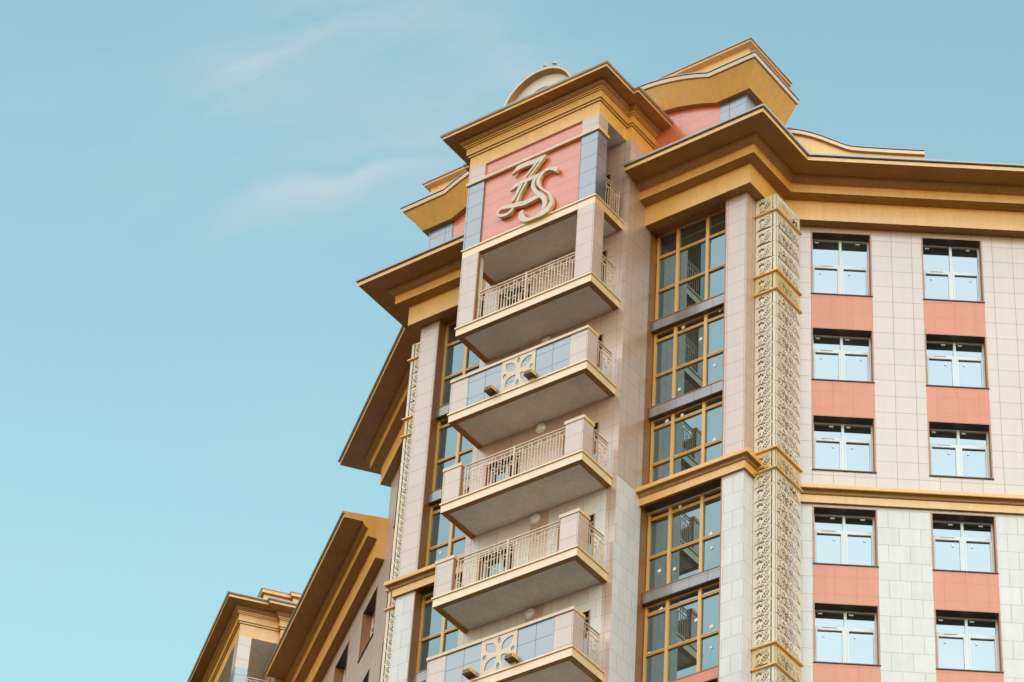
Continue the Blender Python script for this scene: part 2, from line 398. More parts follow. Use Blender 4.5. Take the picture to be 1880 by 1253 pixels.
def place_windows(parent, MW, xs, rows, labels=False):
    for x in xs:
        for k in rows:
            W = MW @ Matrix.Translation((x, 0, sills[k]))
            h = 2.37 if k == 0 else 1.91
            make_window(parent, W, h, labels and [random.choice((0.05, .75)), random.choice((0.05, .75)), random.choice((0.05, .9)), random.choice((.05, .9))])
def panels(parent, MW, xs, rows):
    for x in xs:
        for k in rows:
            b = MB(); z1 = sills[k] - 0.03; z0 = sills[k + 1] + 1.91 + 0.0
            b.box(x, x + 1.77, -0.009, 0.0, z0, z1, M['salmon'], skip='k')
            build('spandrel_panel', b, MW, parent)
holes = [(c, c + 1.77, sills[k], sills[k] + hs[k]) for c in cols for k in range(6)]
x0R = -(XP - R0.x - nr.x * ER) / -dr.x
b = MB(); b.wall(x0R, 11, ZS, 3.45, holes, M['tile']); b.wall(x0R, 11, BOT, ZS, holes, M['stone']); build('facade_wall', b, MR, tower)
place_windows(tower, MR, cols[:2], range(5), True); place_windows(tower, MR, cols[:2], (5,)); place_windows(tower, MR, cols[2:], range(6)); panels(tower, MR, cols, (0, 1, 3, 4))
# L: local x runs towards the tower, so s = -x
colsL = [-1.77, -3.244 - 1.77]
holesL = [(c, c + 1.77, sills[k], sills[k] + hs[k]) for c in colsL for k in range(6)]
b = MB(); b.wall(-SL, -x0R, ZS, 3.45, holesL, M['tile']); b.wall(-SL, -x0R, BOT, ZS, holesL, M['stone'])
b.poly([(-SL, 0, BOT), (-SL, 0, 3.45), (-SL, 5, 3.45), (-SL, 5, BOT)], M['tile'])
build('facade_wall', b, ML, tower)
place_windows(tower, ML, colsL, range(6)); panels(tower, ML, colsL, (0, 1, 3, 4))

# ---- lattice columns
def lens(cx, cz, ln, w, a, n=4):
    r = []
    for i in range(n + 1):
        t = -1 + 2 * i / n; r.append((t * ln / 2, w / 2 * (1 - t * t)))
    for i in range(n - 1, 0, -1):
        t = -1 + 2 * i / n; r.append((t * ln / 2, -w / 2 * (1 - t * t)))
    ca, sa = math.cos(a), math.sin(a)
    return [(cx + p * ca - q * sa, cz + p * sa + q * ca) for p, q in r]
def disc(cx, cz, r, n=6): return [(cx + r * math.cos(2 * math.pi * i / n), cz + r * math.sin(2 * math.pi * i / n)) for i in range(n)]
def leaf(cx, cz, ln, wd, ang, nv=4, vein=0.011):
    """a leaf cut out of the sheet; its midrib and side veins are left standing"""
    A = math.radians(ang); ca, sa = math.cos(A), math.sin(A); Hs = []
    hw = lambda t: wd / 2 * (1 - (2 * t - 1) ** 2) ** 0.8
    for sd in (1, -1):
        for k in range(nv):
            t0 = k / nv + 0.02; t1 = (k + 1) / nv - vein / ln - 0.01
            sk = 0.32 * wd / ln
            pts = [(t0, vein / 2), (t1, vein / 2), (min(1, t1 + sk * hw(t1) / (wd / 2)), hw(min(1, t1 + .06))), (min(1, t0 + sk * hw(t0) / (wd / 2) + .0), hw(min(1, t0 + .06)))]
            if pts[2][1] < 0.012 and pts[3][1] < 0.012: continue
            q = [(pt[0], max(pt[1], vein / 2 + .002)) for pt in pts]
            if sd < 0: q = [(u_, -v_) for u_, v_ in q][::-1]
            Hs.append([(cx + (u_ - .5) * ln * ca - v_ * sa, cz + (u_ - .5) * ln * sa + v_ * ca) for u_, v_ in q])
    return Hs
def motif(x, z, flip=False):
    """one repeat of the cut-out foliage, 0.36 wide, 0.46 high"""
    Hs = []
    cx, cz = 0.085, 0.345
    for a_, l_ in ((95, .11), (140, .10), (50, .10), (185, .085), (5, .085)):
        A = math.radians(a_); Hs.append(lens(cx + math.cos(A) * (l_ / 2 + .014), cz - .03 + math.sin(A) * (l_ / 2 + .014), l_, .05, A))
    Hs += leaf(.235, .185, .38, .15, 55, 5) + leaf(.255, .39, .19, .095, 35, 3) + leaf(.06, .14, .20, .075, 75, 3) + leaf(.315, .075, .13, .07, 50, 2)
    for d in ((.03, .265, .016), (.12, .05, .020), (.175, .035, .016), (.02, .03, .016), (.17, .42, .018), (.07, .018, .014)): Hs.append(disc(*d))
    if flip: Hs = [[(0.36 - p, q) for p, q in h][::-1] for h in Hs]
    return [[(x + p, z + q) for p, q in h] for h in Hs]
def motif2(x, z):
    """repeat of the side face: rosettes and long leaves"""
    Hs = []
    for cx, cz, r in ((.10, .10, .088), (.275, .335, .095)):
        for k in range(6):
            A = math.radians(60 * k + 20); Hs.append(lens(cx + math.cos(A) * r * .56, cz + math.sin(A) * r * .56, r * .9, .05, A))
    Hs += leaf(.095, .33, .25, .12, 112, 4) + leaf(.275, .11, .22, .12, 60, 3)
    for d in ((.018, .215, .016), (.18, .22, .020), (.345, .225, .016), (.185, .04, .018), (.17, .43, .018), (.02, .44, .014)): Hs.append(disc(*d))
    return [[(x + p, z + q) for p, q in h] for h in Hs]
LX0, LX1, LY0, LY1 = XP + 0.012, 6.655, 3.10, 4.39
UNIT = 0.46
def lattice_face(W, z0, z1, m, front):
    """one perforated sheet between two collars, in a local x-z plane"""
    w = (LX1 - LX0) if front else (LY1 - LY0)
    b = MB(); h = z1 - z0; n = max(1, int((h - .06) / UNIT)); u = h / n
    for i in range(n):
        hl = []
        za = z0 + i * u + 0.004; zb = z0 + (i + 1) * u - 0.004
        off = (u - UNIT) / 2 + z0 + i * u
        if front:
            hl += [[(0.115 + (px - 0.0) * 1.17, pz) for px, pz in h_] for h_ in motif(0.0, off)]
            hl.append([(w - .145, za + .025), (w - .098, za + .025), (w - .098, zb - .025), (w - .145, zb - .025)])
        else:
            hl.append([(.10, za + .03), (.135, za + .03), (.135, zb - .03), (.10, zb - .03)])
            for q in range(2): hl += (motif2 if (q + i) % 2 else lambda a, c: motif(a, c, True))(.165 + q * .395, off)
            hl += [lens(1.02, off + .10, .15, .06, math.radians(60)), lens(1.12, off + .2, .15, .06, math.radians(120)), lens(1.03, off + .33, .15, .06, math.radians(70)), lens(1.14, off + .385, .10, .05, math.radians(50)), disc(1.0, off + .21, .022), disc(1.13, off + .05, .024)]
        b.plate([(0, za), (w, za), (w, zb), (0, zb)], hl, 0.0, 0.008, m)
        # a slightly sunk joint strip so that the sheets read as separate cassettes
        b.box(0.0, w, 0.004, 0.010, zb, zb + 0.008, m)
    F = frame(Vector((LX0, LY0, 0)), Vector((1, 0, 0)), Vector((0, 1, 0))) if front else frame(Vector((LX1, LY0, 0)), Vector((0, 1, 0)), Vector((-1, 0, 0)))
    return b, F
collars = [2.686, 0.366, -0.31, -5.98, -6.66, -12.36, -13.03, -16.5]
for W in (UP, MIR):
    b = MB(); lm = M['lattice']
    b.box(LX1 - 0.075, LX1 - 0.006, LY0 + 0.006, LY0 + 0.075, -16.5, 3.345, lm)
    b.box(LX0 + .013, LX0 + 0.05, LY0 + 0.016, LY0 + 0.06, -16.5, 3.34, lm); b.box(LX1 - 0.06, LX1 - 0.016, LY1 - 0.05, LY1, -16.5, 3.34, lm)
    col = build('lattice_column', b, W, tower)
    b = MB(); b.box(LX0 + .005, LX1 - 0.30, LY0 + 0.28, LY1 - .02, -16.5, 3.2, M['shadeback']); build('shade_backing', b, W, col)  # invented box, added so the cut-outs look shaded
    zs = [3.345] + collars
    for a, c in zip(zs, zs[1:]):
        mid = (abs(a - 0.366) < .01 or abs(a + 5.98) < .01 or abs(a + 12.36) < .01)
        for fr in (True, False):
            b, F = lattice_face(W, c + 0.045, a - 0.0, M['latband'] if mid else lm, fr)
            build('perforated_panel', b, W @ F, col)
    for c in collars[:-1]:
        b = MB(); e = .075
        b.box(LX0 - .01, LX1 + e, LY0 - e, LY0 + 0.03, c, c + 0.045, M['paint']); b.box(LX1 - 0.03, LX1 + e, LY0 + 0.03, LY1 + .02, c, c + 0.045, M['paint'])
        build('collar', b, W, col)

# ------------------------------------------------------------------ centre bay with balconies
def rail_segment(b, P, L_, z, h=1.10, post=None):
    """P(u, v, w) maps run, depth, height to a box; bars and cross pieces like the photo's ladder pattern"""
    m = M['cream']
    def bx(u0, u1, w0, w1, v=0.011):
        b.box(*P(u0, u1, -v, v), z + w0, z + w1, m)
    bx(0, L_, h - 0.028, h, 0.022); bx(0, L_, h - 0.125, h - 0.10, 0.014); bx(0, L_, 0.06, 0.085, 0.014)
    n = max(2, round(L_ / 0.105)); st = L_ / n
    for i in range(n + 1):
        u = i * st; wd = 0.011
        k = i % 6
        top = (h - 0.10) if k in (0, 1, 3, 4) else (h - 0.24)
        bx(u - wd if i else u, u + wd if i < n else u, 0.085, top, 0.010)
        if i < n:
            y = {0: .30, 1: .78, 2: .14, 3: .52, 4: .42, 5: .66}[k]
            bx(u + wd, u + st - wd, h - 0.265, h - 0.24, 0.009)
            bx(u + wd, u + st - wd, y, y + 0.022, 0.009)
            if k in (0, 3, 5): bx(u + wd, u + st - wd, y + 0.12, y + 0.142, 0.009)
            if k % 3 == 0: bx(u, u + wd, h - 0.10, h - 0.028, 0.009)
    bx(0, 0.03, 0, h, 0.016); bx(L_ - 0.03, L_, 0, h, 0.016)
    if post is not None: bx(post - 0.024, post + 0.024, 0.0, h + 0.01, 0.024)
def front_rail(b, x0, x1, z, **k): rail_segment(b, lambda a, c, v0, v1: (x0 + a, x0 + c, 0.09 + v0, 0.09 + v1), x1 - x0, z, **k)
def side_rail(b, x, y0, y1, z, **k): rail_segment(b, lambda a, c, v0, v1: (x + v0, x + v1, y0 + a, y0 + c), y1 - y0, z, **k)

def petal_screen(b, x0, x1, z0, z1):
    w, h = x1 - x0, z1 - z0
    def T(pts): return [(x0 + p * w, z0 + q * h) for p, q in pts]
    def eye(cx, cz, ln, wd, a): return T(lens(cx, cz, ln, wd, math.radians(a), 8))
    hl = [eye(.275, .725, .44, .25, 135), eye(.725, .725, .44, .25, 45), eye(.275, .275, .44, .25, 45), eye(.725, .275, .44, .25, 135)]
    hl += [T([(0.105 + .055 * math.cos(t * math.pi / 6), .5 + .075 * math.sin(t * math.pi / 6)) for t in range(12)]), T([(0.895 + .055 * math.cos(t * math.pi / 6), .5 + .075 * math.sin(t * math.pi / 6)) for t in range(12)])]
    hl += [eye(.5, .86, .2, .10, 90), eye(.5, .14, .2, .10, 90)]
    b.plate([(x0, z0), (x1, z0), (x1, z1), (x0, z1)], hl, -0.016, -0.003, M['cream'])

def make_bay(root, W, kinds, lamps, open_top=False):
    """kinds: list of (slab top z, kind)"""
    # walls behind the balconies
    zs_low = kinds[-1][0] - 6
    holes = []
    for z, kind in kinds:
        holes += [(-2.03, -0.86, z, z + 2.12), (0.70, 1.852, z, z + 2.12)]
    b = MB()
    tile, stone = M['tile'], M['stone']
    b.wall(-XB, XB, ZS, 6.22, holes, tile, D)
    for x0, x1, m in ((-XB, -2.245, tile), (-2.245, -0.29, stone), (-0.29, 0.312, tile), (0.312, 2.245, stone), (2.245, XB, tile)):
        b.wall(x0, x1, BOT, ZS, holes, m, D)
    for z0, z1, m in ((ZS, 6.22, tile), (BOT, ZS, stone)):
        for sx in (-1, 1):
            b.poly([(sx * XB, D, z0), (sx * XB, 3.1, z0), (sx * XB, 3.1, z1), (sx * XB, D, z1)], m)
    build('bay_wall', b, W, root)
    # balcony doors
    for z, kind in kinds:
        for x0, x1 in ((-2.03, -0.86), (0.70, 1.852)):
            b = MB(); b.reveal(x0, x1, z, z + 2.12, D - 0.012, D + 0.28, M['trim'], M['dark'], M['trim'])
            for a, c in ((x0 - 0.045, x0), (x1, x1 + 0.045)): b.box(a, c, D - 0.012, D - 0.001, z, z + 2.15, M['trim'])
            d = build('balcony_door', b, W, root)
            b = MB(); xm = (x0 + x1) / 2; fm = M['white']; y0 = D + 0.22
            for a, c in ((x0, x0 + .06), (xm - .045, xm + .045), (x1 - .06, x1)): b.box(a, c, y0, y0 + .06, z, z + 2.12, fm)
            for a, c in ((x0 + .06, xm - .045), (xm + .045, x1 - .06)):
                b.box(a, c, y0, y0 + .06, z + 2.06, z + 2.12, fm); b.box(a, c, y0, y0 + .06, z + .75, z + .83, fm); b.box(a, c, y0, y0 + .06, z, z + .1, fm)
            build('frame', b, W, d)
            b = MB(); b.poly([(x0, D + .26, z), (x1, D + .26, z), (x1, D + .26, z + 2.12), (x0, D + .26, z + 2.12)], M['glassF']); build('pane', b, W, d)
    # balconies
    T_, E_ = 0.307, 0.036
    for idx, (z, kind) in enumerate(kinds):
        b = MB()
        b.box(-2.4, 2.4, 0, D - .002, z - T_, z - 0.05, M['fascia'], skip='b')
        b.box(-2.4 - E_, 2.4 + E_, -E_, D - .003, z - 0.05, z, M['fascia'])
        # recessed soffit: four border strips and the grey plaster field, lowered 3 mm
        for x0, x1, y0, y1 in ((-2.4, 2.4, 0, 0.17), (-2.4, -2.21, 0.17, D - .002), (2.21, 2.4, 0.17, D - .002)):
            b.poly([(x0, y0, z - T_), (x0, y1, z - T_), (x1, y1, z - T_), (x1, y0, z - T_)], M['underside'])
        zi = z - T_ + 0.03
        b.poly([(-2.21, .17, zi), (-2.21, D - .002, zi), (2.21, D - .002, zi), (2.21, .17, zi)], M['soffit'])
        b.poly([(-2.21, .17, z - T_), (2.21, .17, z - T_), (2.21, .17, zi), (-2.21, .17, zi)], pm)
        for sx in (-2.21, 2.21): b.poly([(sx, .17, z - T_), (sx, D, z - T_), (sx, D, zi), (sx, .17, zi)], pm)
        bal = build('balcony', b, W, root)
        yb = 0.48
        if kind in ('pillar', 'rail'):
            ph = (kinds[idx - 1][0] - T_ - z) if kind == 'pillar' else 1.115
            for sx in (-1, 1):
                b = MB(); x0, x1 = sorted((sx * 1.80, sx * 2.4)); xa, xc = sorted((sx * 2.4, sx * 2.27))
                b.box(x0, x1, 0.001, 0.13, z, z + ph, tile); b.box(xa, xc, 0.13, yb, z, z + ph, tile)
                b.box(*sorted((sx * 1.775, sx * 1.80)), 0.012, 0.12, z, z + ph, M['trim'])
                if kind == 'pillar': b.box(*sorted((sx * 1.80, sx * 2.268)), 0.131, 0.30, z, z + ph, M['plaster'])
                else:
                    b.box(*sorted((sx * 1.755, sx * 2.425)), -0.022, 0.155, z + ph, z + ph + 0.11, M['cream']); b.box(*sorted((sx * 2.245, sx * 2.425)), 0.155, yb + .02, z + ph, z + ph + 0.11, M['paint'])
                build('pillar' if kind == 'pillar' else 'parapet_block', b, W, bal)
            b = MB(); front_rail(b, -1.70, 1.755, z, h=1.13, post=1.70); build('railing', b, W, bal)
        if kind == 'solid':
            for sx in (-1, 1):
                b = MB(); b.box(*sorted((sx * 1.792, sx * 2.4)), 0.0, 0.13, z, z + 1.12, tile); b.box(*sorted((sx * 2.4, sx * 2.27)), 0.13, yb, z, z + 1.12, tile)
                build('parapet_block', b, W, bal)
            b = MB(); b.box(-1.792, 1.792, 0.003, 0.13, z, z + 1.12, M['blue']); build('granite_panel', b, W, bal)
            b = MB(); petal_screen(b, -0.575, 0.60, z + 0.005, z + 1.12); build('petal_screen', b, W, bal)
            b = MB(); b.box(-2.42, 2.42, -0.04, 0.15, z + 1.12, z + 1.215, M['cream'])
            for sx in (-1, 1): b.box(*sorted((sx * 2.25, sx * 2.42)), 0.15, yb + .02, z + 1.12, z + 1.215, M['paint'])
            build('parapet_cap', b, W, bal)
            for cx in (-0.86, 0.52):
                b = MB(); b.box(cx - 0.14, cx + 0.14, -0.25, 0.0, z + 0.11, z + 0.13, M['spoutshade'])
                b.box(cx - 0.14, cx - 0.12, -0.25, 0.0, z + 0.13, z + 0.25, M['paint']); b.box(cx + 0.12, cx + 0.14, -0.25, 0.0, z + 0.13, z + 0.25, M['paint'])
                b.box(cx - 0.12, cx + 0.12, -0.24, 0.0, z + 0.23, z + 0.25, M['paint']); b.box(cx - .12, cx + .12, -0.235, -0.22, z + .13, z + .23, M['spoutshade'])  # dark plate stands in for the shade inside the open spout
                build('drain_spout', b, W, bal)
        if kind == 'sign':
            yb = 0.463
            for sx in (-1, 1):
                b = MB(); xs = sorted((sx * 1.785, sx * 2.4))
                zt = 4.92 if open_top else 5.55
                b.box(*xs, 0.0, yb, z, zt, M['blue']); b.box(*xs, 0.0, yb, zt if open_top else 5.66, 6.225, tile)
                build('pillar', b, W, bal)
            if open_top:
                b = MB(); front_rail(b, -1.785, 1.785, 3.55); build('railing', b, W, bal)
            if not open_top:
              b = MB(); b.box(-1.785, 1.785, 0.06, 0.2, z, 6.225, M['salmonbig']); build('sign_panel', b, W, bal)
              b = MB(); b.box(-2.45, 2.45, -0.05, 0.055, 5.55, 5.66, M['cream'])
              for sx in (-1, 1): b.box(*sorted((sx * 1.79, sx * 2.45)), 0.055, yb + .05, 5.552, 5.658, M['paint'])
              build('band', b, W, bal)
        for sx in (-1, 1):
            b = MB(); side_rail(b, sx * 2.34, yb + 0.02, 1.27, 3.55 if (open_top and kind == 'sign') else z, h=1.10); build('railing', b, W, bal)
    # top cornice
    P = [(-0.47, 6.224), (0.0, 6.224), (0.0, 6.73), (0.045, 6.735), (0.05, 6.785), (0.095, 6.80), (0.10, 7.06), (0.135, 7.065), (0.14, 7.105), (0.175, 7.11), (0.18, 7.15),
         (0.215, 7.17), (0.25, 7.21), (0.275, 7.26), (0.285, 7.315), (0.33, 7.315), (0.649, 7.315), (0.655, 7.405), (0.70, 7.41), (0.72, 7.45), (0.72, 7.485), (-0.2, 7.56)]
    mt = [pm] * (len(P) - 1); mt[-4] = cm; mt[-3] = cm; mt[-2] = cm; mt[-1] = cm; mt[0] = M['soffit']
    for _i in (2, 4, 6, 8, 10, 11, 12, 13, 14, 15): mt[_i] = M['underside']
    yb2 = 3.0
    b = MB(); b.sweep([(-XB, yb2), (-XB, D), (-2.4, D), (-2.4, 0), (2.4, 0), (2.4, D), (XB, D), (XB, yb2)], P, mt)
    b.poly([(-2.0, .4, 6.23), (-2.0, D, 6.23), (2.0, D, 6.23), (2.0, .4, 6.23)], M['soffit'])
    b.poly([(-2.4, .4, 7.55), (2.4, .4, 7.55), (2.4, 3, 7.55), (-2.4, 3, 7.55)], M['cap'])
    build('cornice', b, W, root)
    # set-back parapets over the sides, each with its own lip
    pz = 0.22 if open_top else 0.0
    P2 = [(0.05, 7.5), (0.05, 7.90 + pz), (0.15, 7.93 + pz), (0.16, 8.05 + pz), (0.19, 8.06 + pz), (0.19, 8.10 + pz), (-0.3, 8.12 + pz)]
    mt = [pm] * 6; mt[1] = M['underside']; mt[-1] = cm; mt[-2] = cm; mt[-3] = cm
    for pth in ([(-XB, yb2), (-XB, D + .35), (-2.4, D + .35), (-2.4, 0.75), (-1.9, 0.75)], [(1.9, 0.75), (2.4, 0.75), (2.4, D + .35), (XB, D + .35), (XB, yb2)]):
        b = MB(); b.sweep(pth, P2, mt); build('roof_parapet', b, W, root)
    for z, txt in lamps:
        t = empty('wall_lamp', (W @ Vector((-0.13, D, z))).to_tuple(), txt, 'lamp', 'round lamps over the balcony doors')
        Wl = WORLD[t]; Wl = Wl @ W.to_3x3().to_4x4()
        b = MB()
        def ring(y, r): return [(r * math.cos(2 * math.pi * i / 28), y, r * math.sin(2 * math.pi * i / 28)) for i in range(28)]
        def loft(A, B_, m):
            for i in range(28): b.poly([A[i], A[(i + 1) % 28], B_[(i + 1) % 28], B_[i]], m)
        prof = [(0, .175), (-.05, .175), (-.062, .165), (-.064, .15)]
        for (a, r), (c, q) in zip(prof, prof[1:]): loft(ring(a, r), ring(c, q), M['white'])
        build('base', b, Wl, t)
        b = MB(); prof = [(-.055, .15), (-.085, .12), (-.10, .08), (-.107, .03)]
        for (a, r), (c, q) in zip(prof, prof[1:]): loft(ring(a, r), ring(c, q), M['lampglass'])
        b.poly(ring(-.107, .03), M['lampglass'])
        smooth(build('diffuser', b, Wl, t))

kinds = [(2.992, 'sign'), (0.0, 'pillar'), (-H, 'solid'), (-2 * H, 'rail'), (-3 * H, 'rail'), (-4 * H, 'solid'), (-5 * H, 'rail')]
lamps = [(2.42, 'round white lamp in the dark under the loggia ceiling, highest of the lamps'),
         (-H + 2.69, 'round lamp half hidden behind the uppermost solid blue-panelled parapet'),
         (-2 * H + 2.70, 'round lamp on plain peach tile, right under the uppermost blue-panelled balcony'),
         (-3 * H + 2.70, 'round lamp on a peach strip between cream stone, seen above a gold railing'),
         (-4 * H + 2.70, 'round lamp seen just above the lower blue-panelled parapet')]
make_bay(tower, UP, kinds, lamps)

# ---- monogram
CAM_C = Vector((43.27176108314609, -55.50836478793549, -58.6004365026547))
FL, YAW, PITCH, ROLL = 5821.0574979674275, -0.6654254149784602, 0.6813953532891185, 0.07064903279229519
def cam_axes():
    f = Vector((math.sin(YAW) * math.cos(PITCH), math.cos(YAW) * math.cos(PITCH), math.sin(PITCH)))
    r = f.cross(Vector((0, 0, 1))).normalized(); u = r.cross(f)
    return r * math.cos(ROLL) + u * math.sin(ROLL), -r * math.sin(ROLL) + u * math.cos(ROLL), f
EMBLEM = [
    [(-0.69, 5.185), (-0.613, 5.286), (-0.537, 5.398), (-0.457, 5.443), (-0.144, 5.436), (0.19, 5.411), (0.397, 5.413), (0.552, 5.41), (0.346, 5.22), (0.15, 5.213), (-0.007, 5.243), (-0.216, 5.265), (-0.382, 5.265), (-0.526, 5.232), (-0.617, 5.184)],
    [(0.15, 5.213), (0.28, 5.223), (-0.153, 4.794), (-0.221, 4.63), (-0.482, 4.137), (-0.551, 4.057), (-0.633, 4.035), (-0.608, 4.125), (-0.506, 4.302), (-0.39, 4.586), (-0.226, 4.78), (-0.073, 4.979)],
    [(0.346, 5.22), (0.552, 5.41), (0.527, 5.315), (0.353, 5.114), (0.053, 4.782), (-0.088, 4.554), (-0.275, 4.26), (-0.378, 3.937), (-0.46, 3.931), (-0.436, 4.032), (-0.319, 4.304), (-0.162, 4.59), (-0.068, 4.738)],
    [(-0.697, 4.517), (-0.621, 4.628), (-0.533, 4.711), (-0.39, 4.745), (-0.224, 4.745), (-0.079, 4.743), (0.107, 4.744), (0.294, 4.722), (0.404, 4.771), (0.36, 4.656), (0.314, 4.565), (0.158, 4.595), (-0.09, 4.601), (-0.257, 4.613), (-0.4, 4.591), (-0.523, 4.559), (-0.625, 4.528)],
    [(-0.46, 3.931), (-0.293, 3.897), (-0.126, 3.863), (0.08, 3.866), (0.284, 3.881), (0.39, 3.831), (0.457, 3.732), (0.253, 3.717), (0.091, 3.693), (-0.073, 3.681), (-0.197, 3.695), (-0.365, 3.74), (-0.511, 3.764), (-0.68, 3.822), (-0.871, 3.878), (-1.017, 3.89), (-1.085, 3.833), (-1.07, 3.758), (-0.962, 3.707), (-0.816, 3.683), (-0.692, 3.693), (-0.613, 3.745), (-0.564, 3.785), (-0.515, 3.762), (-0.537, 3.687), (-0.625, 3.616), (-0.746, 3.572), (-0.892, 3.585), (-1.041, 3.643), (-1.131, 3.742), (-1.158, 3.833), (-1.133, 3.923), (-1.045, 3.993), (-0.922, 4.014), (-0.754, 3.991), (-0.586, 3.957)],
    [(0.404, 4.771), (0.316, 4.632), (0.245, 4.508), (0.216, 4.386), (0.238, 4.227), (0.357, 4.035), (0.532, 3.846), (0.657, 3.664), (0.716, 3.498), (0.715, 3.342), (0.666, 3.227), (0.512, 3.149), (0.555, 3.284), (0.567, 3.434), (0.505, 3.62), (0.393, 3.774), (0.271, 3.933), (0.156, 4.122), (0.09, 4.289), (0.086, 4.426), (0.129, 4.564), (0.219, 4.6), (0.319, 4.654)],
    [(1.041, 4.655), (1.042, 4.564), (0.996, 4.474), (0.878, 4.576), (0.749, 4.672), (0.616, 4.68), (0.496, 4.613), (0.412, 4.473), (0.402, 4.297), (0.474, 4.128), (0.629, 3.93), (0.782, 3.756), (0.896, 3.546), (0.948, 3.343), (0.921, 3.178), (0.823, 3.047), (0.682, 3.202), (0.76, 3.254), (0.815, 3.361), (0.816, 3.45), (0.781, 3.6), (0.69, 3.767), (0.525, 3.957), (0.371, 4.143), (0.289, 4.295), (0.272, 4.472), (0.342, 4.62), (0.438, 4.732), (0.599, 4.79), (0.764, 4.774), (0.911, 4.712), (0.983, 4.699)],
    [(0.512, 3.148), (0.399, 3.066), (0.26, 3.039), (0.117, 3.06), (-0.016, 3.144), (-0.109, 3.274), (-0.156, 3.419), (-0.153, 3.517), (-0.223, 3.487), (-0.298, 3.424), (-0.309, 3.29), (-0.241, 3.12), (-0.105, 2.995), (0.067, 2.951), (0.294, 2.947), (0.576, 2.937), (0.77, 2.984), (0.822, 3.048), (0.681, 3.204)]]
def make_emblem():
    t = empty('sign', (0.0, 0.0, Z0 + 4.3), 'raised cream ZS monogram on the pink panel near the tower top', 'sign')
    for k, pts in enumerate(EMBLEM):
        pts = [(x, z) for x, z in pts]
        b = MB(); dy = 0.003 * k
        b.plate(pts, [], -0.085 - dy, 0.01, M['emblem'], M['latband'])
        build('letter_stroke', b, UP, t)
    b = MB()
    for x, z in ((-.45, 3.75), (-.3, 4.6), (.0, 5.2), (.45, 3.9), (.35, 4.5), (-.75, 3.62)):
        b.tube((x, 0.01, z), (x, 0.062, z), .02, M['bronze'])
    build('bracket', b, UP, t)
make_emblem()

# ------------------------------------------------------------------ attic storey behind the cornices
def attic():
    b = MB(); ya = 2.60; xa = 5.95
    b.wall(-5.01, 5.01, 4.9, 8.6, [], M['salmonbig'], ya)
    for sx in (-1, 1):
        b.wall(*sorted((sx * 5.01, sx * xa)), 4.9, 7.4, [], M['blue'], ya - 0.03)
        b.poly([(sx * xa, ya - .03, 4.9), (sx * xa, 4.43, 4.9), (sx * xa, 4.43, 7.4), (sx * xa, ya - .03, 7.4)], M['blue'])
        b.poly([(sx * 5.01, ya - .03, 4.9), (sx * 5.01, ya, 4.9), (sx * 5.01, ya, 7.4), (sx * 5.01, ya - .03, 7.4)], M['blue'])
    b.poly([(-xa, 4.43, 4.9), (xa, 4.43, 4.9), (xa, 4.43, 9), (-xa, 4.43, 9)], M['tile'])
    build('attic_wall', b, UP, tower)
    # flared mansard: bottom edge and lip lift in a wave over the centre bay
    def wave(x):
        a = abs(x)
        knee, top = 4.95, 2.2
        if a >= knee: return 0.0
        t = min(1, (knee - a) / (knee - top)); return 0.70 * (1 - (1 - t) ** 1.9)
    xs = [-6.0 + 12.0 * i / 96 for i in range(97)]
    xs = sorted(set(xs + [-4.95, 4.95]))
    prof = [(0.0, 7.31, M['underside']), (0.175, 7.31, M['underside']), (0.60, 7.965, M['paint']), (0.655, 7.99, M['underside']), (0.69, 8.095, M['cream']), (0.66, 8.10, cm), (0.66, 8.115, cm), (0.72, 8.12, cm), (0.72, 8.15, cm), (0.2, 8.22, cm)]
    b = MB(); rows = []
    for x in xs:
        e1 = abs(x) >= 5.999
        rows.append([((math.copysign(5.95 + e, x) if e1 else x), ya - e, z + wave(x)) for e, z, m in prof])
    for r0, r1 in zip(rows, rows[1:]):
        for j in range(len(prof) - 1): b.poly([r0[j], r1[j], r1[j + 1], r0[j + 1]], prof[j + 1][2])
    for sx in (-1, 1):
        r0 = rows[-1] if sx > 0 else rows[0]
        r1 = [(sx * (5.95 + e), 4.40, z) for e, z, m in prof]
        for j in range(len(prof) - 1): b.poly([r0[j], r1[j], r1[j + 1], r0[j + 1]], prof[j + 1][2])
        b.poly(r1, M['paint'])
    build('mansard', b, UP, tower)
    P = [(-0.1, 8.0), (0.07, 8.0), (0.07, 9.13), (0.09, 9.14), (0.235, 9.20), (0.24, 9.275), (0.28, 9.28), (0.28, 9.335), (-0.5, 9.4)]
    mt = [pm] * 8; mt[-1] = cm; mt[-2] = cm; mt[-3] = cm
    b = MB(); b.sweep([(-xa, 4.7), (-xa, ya), (xa, ya), (xa, 4.7)], P, mt); b.poly([(-xa, 4.7, 9.38), (xa, 4.7, 9.38), (xa, ya, 9.38), (-xa, ya, 9.38)], cm)
    b.poly([(-xa, 4.7, 8), (xa, 4.7, 8), (xa, 4.7, 9.4), (-xa, 4.7, 9.4)], pm)
    build('roof_cornice', b, UP, tower)
attic()

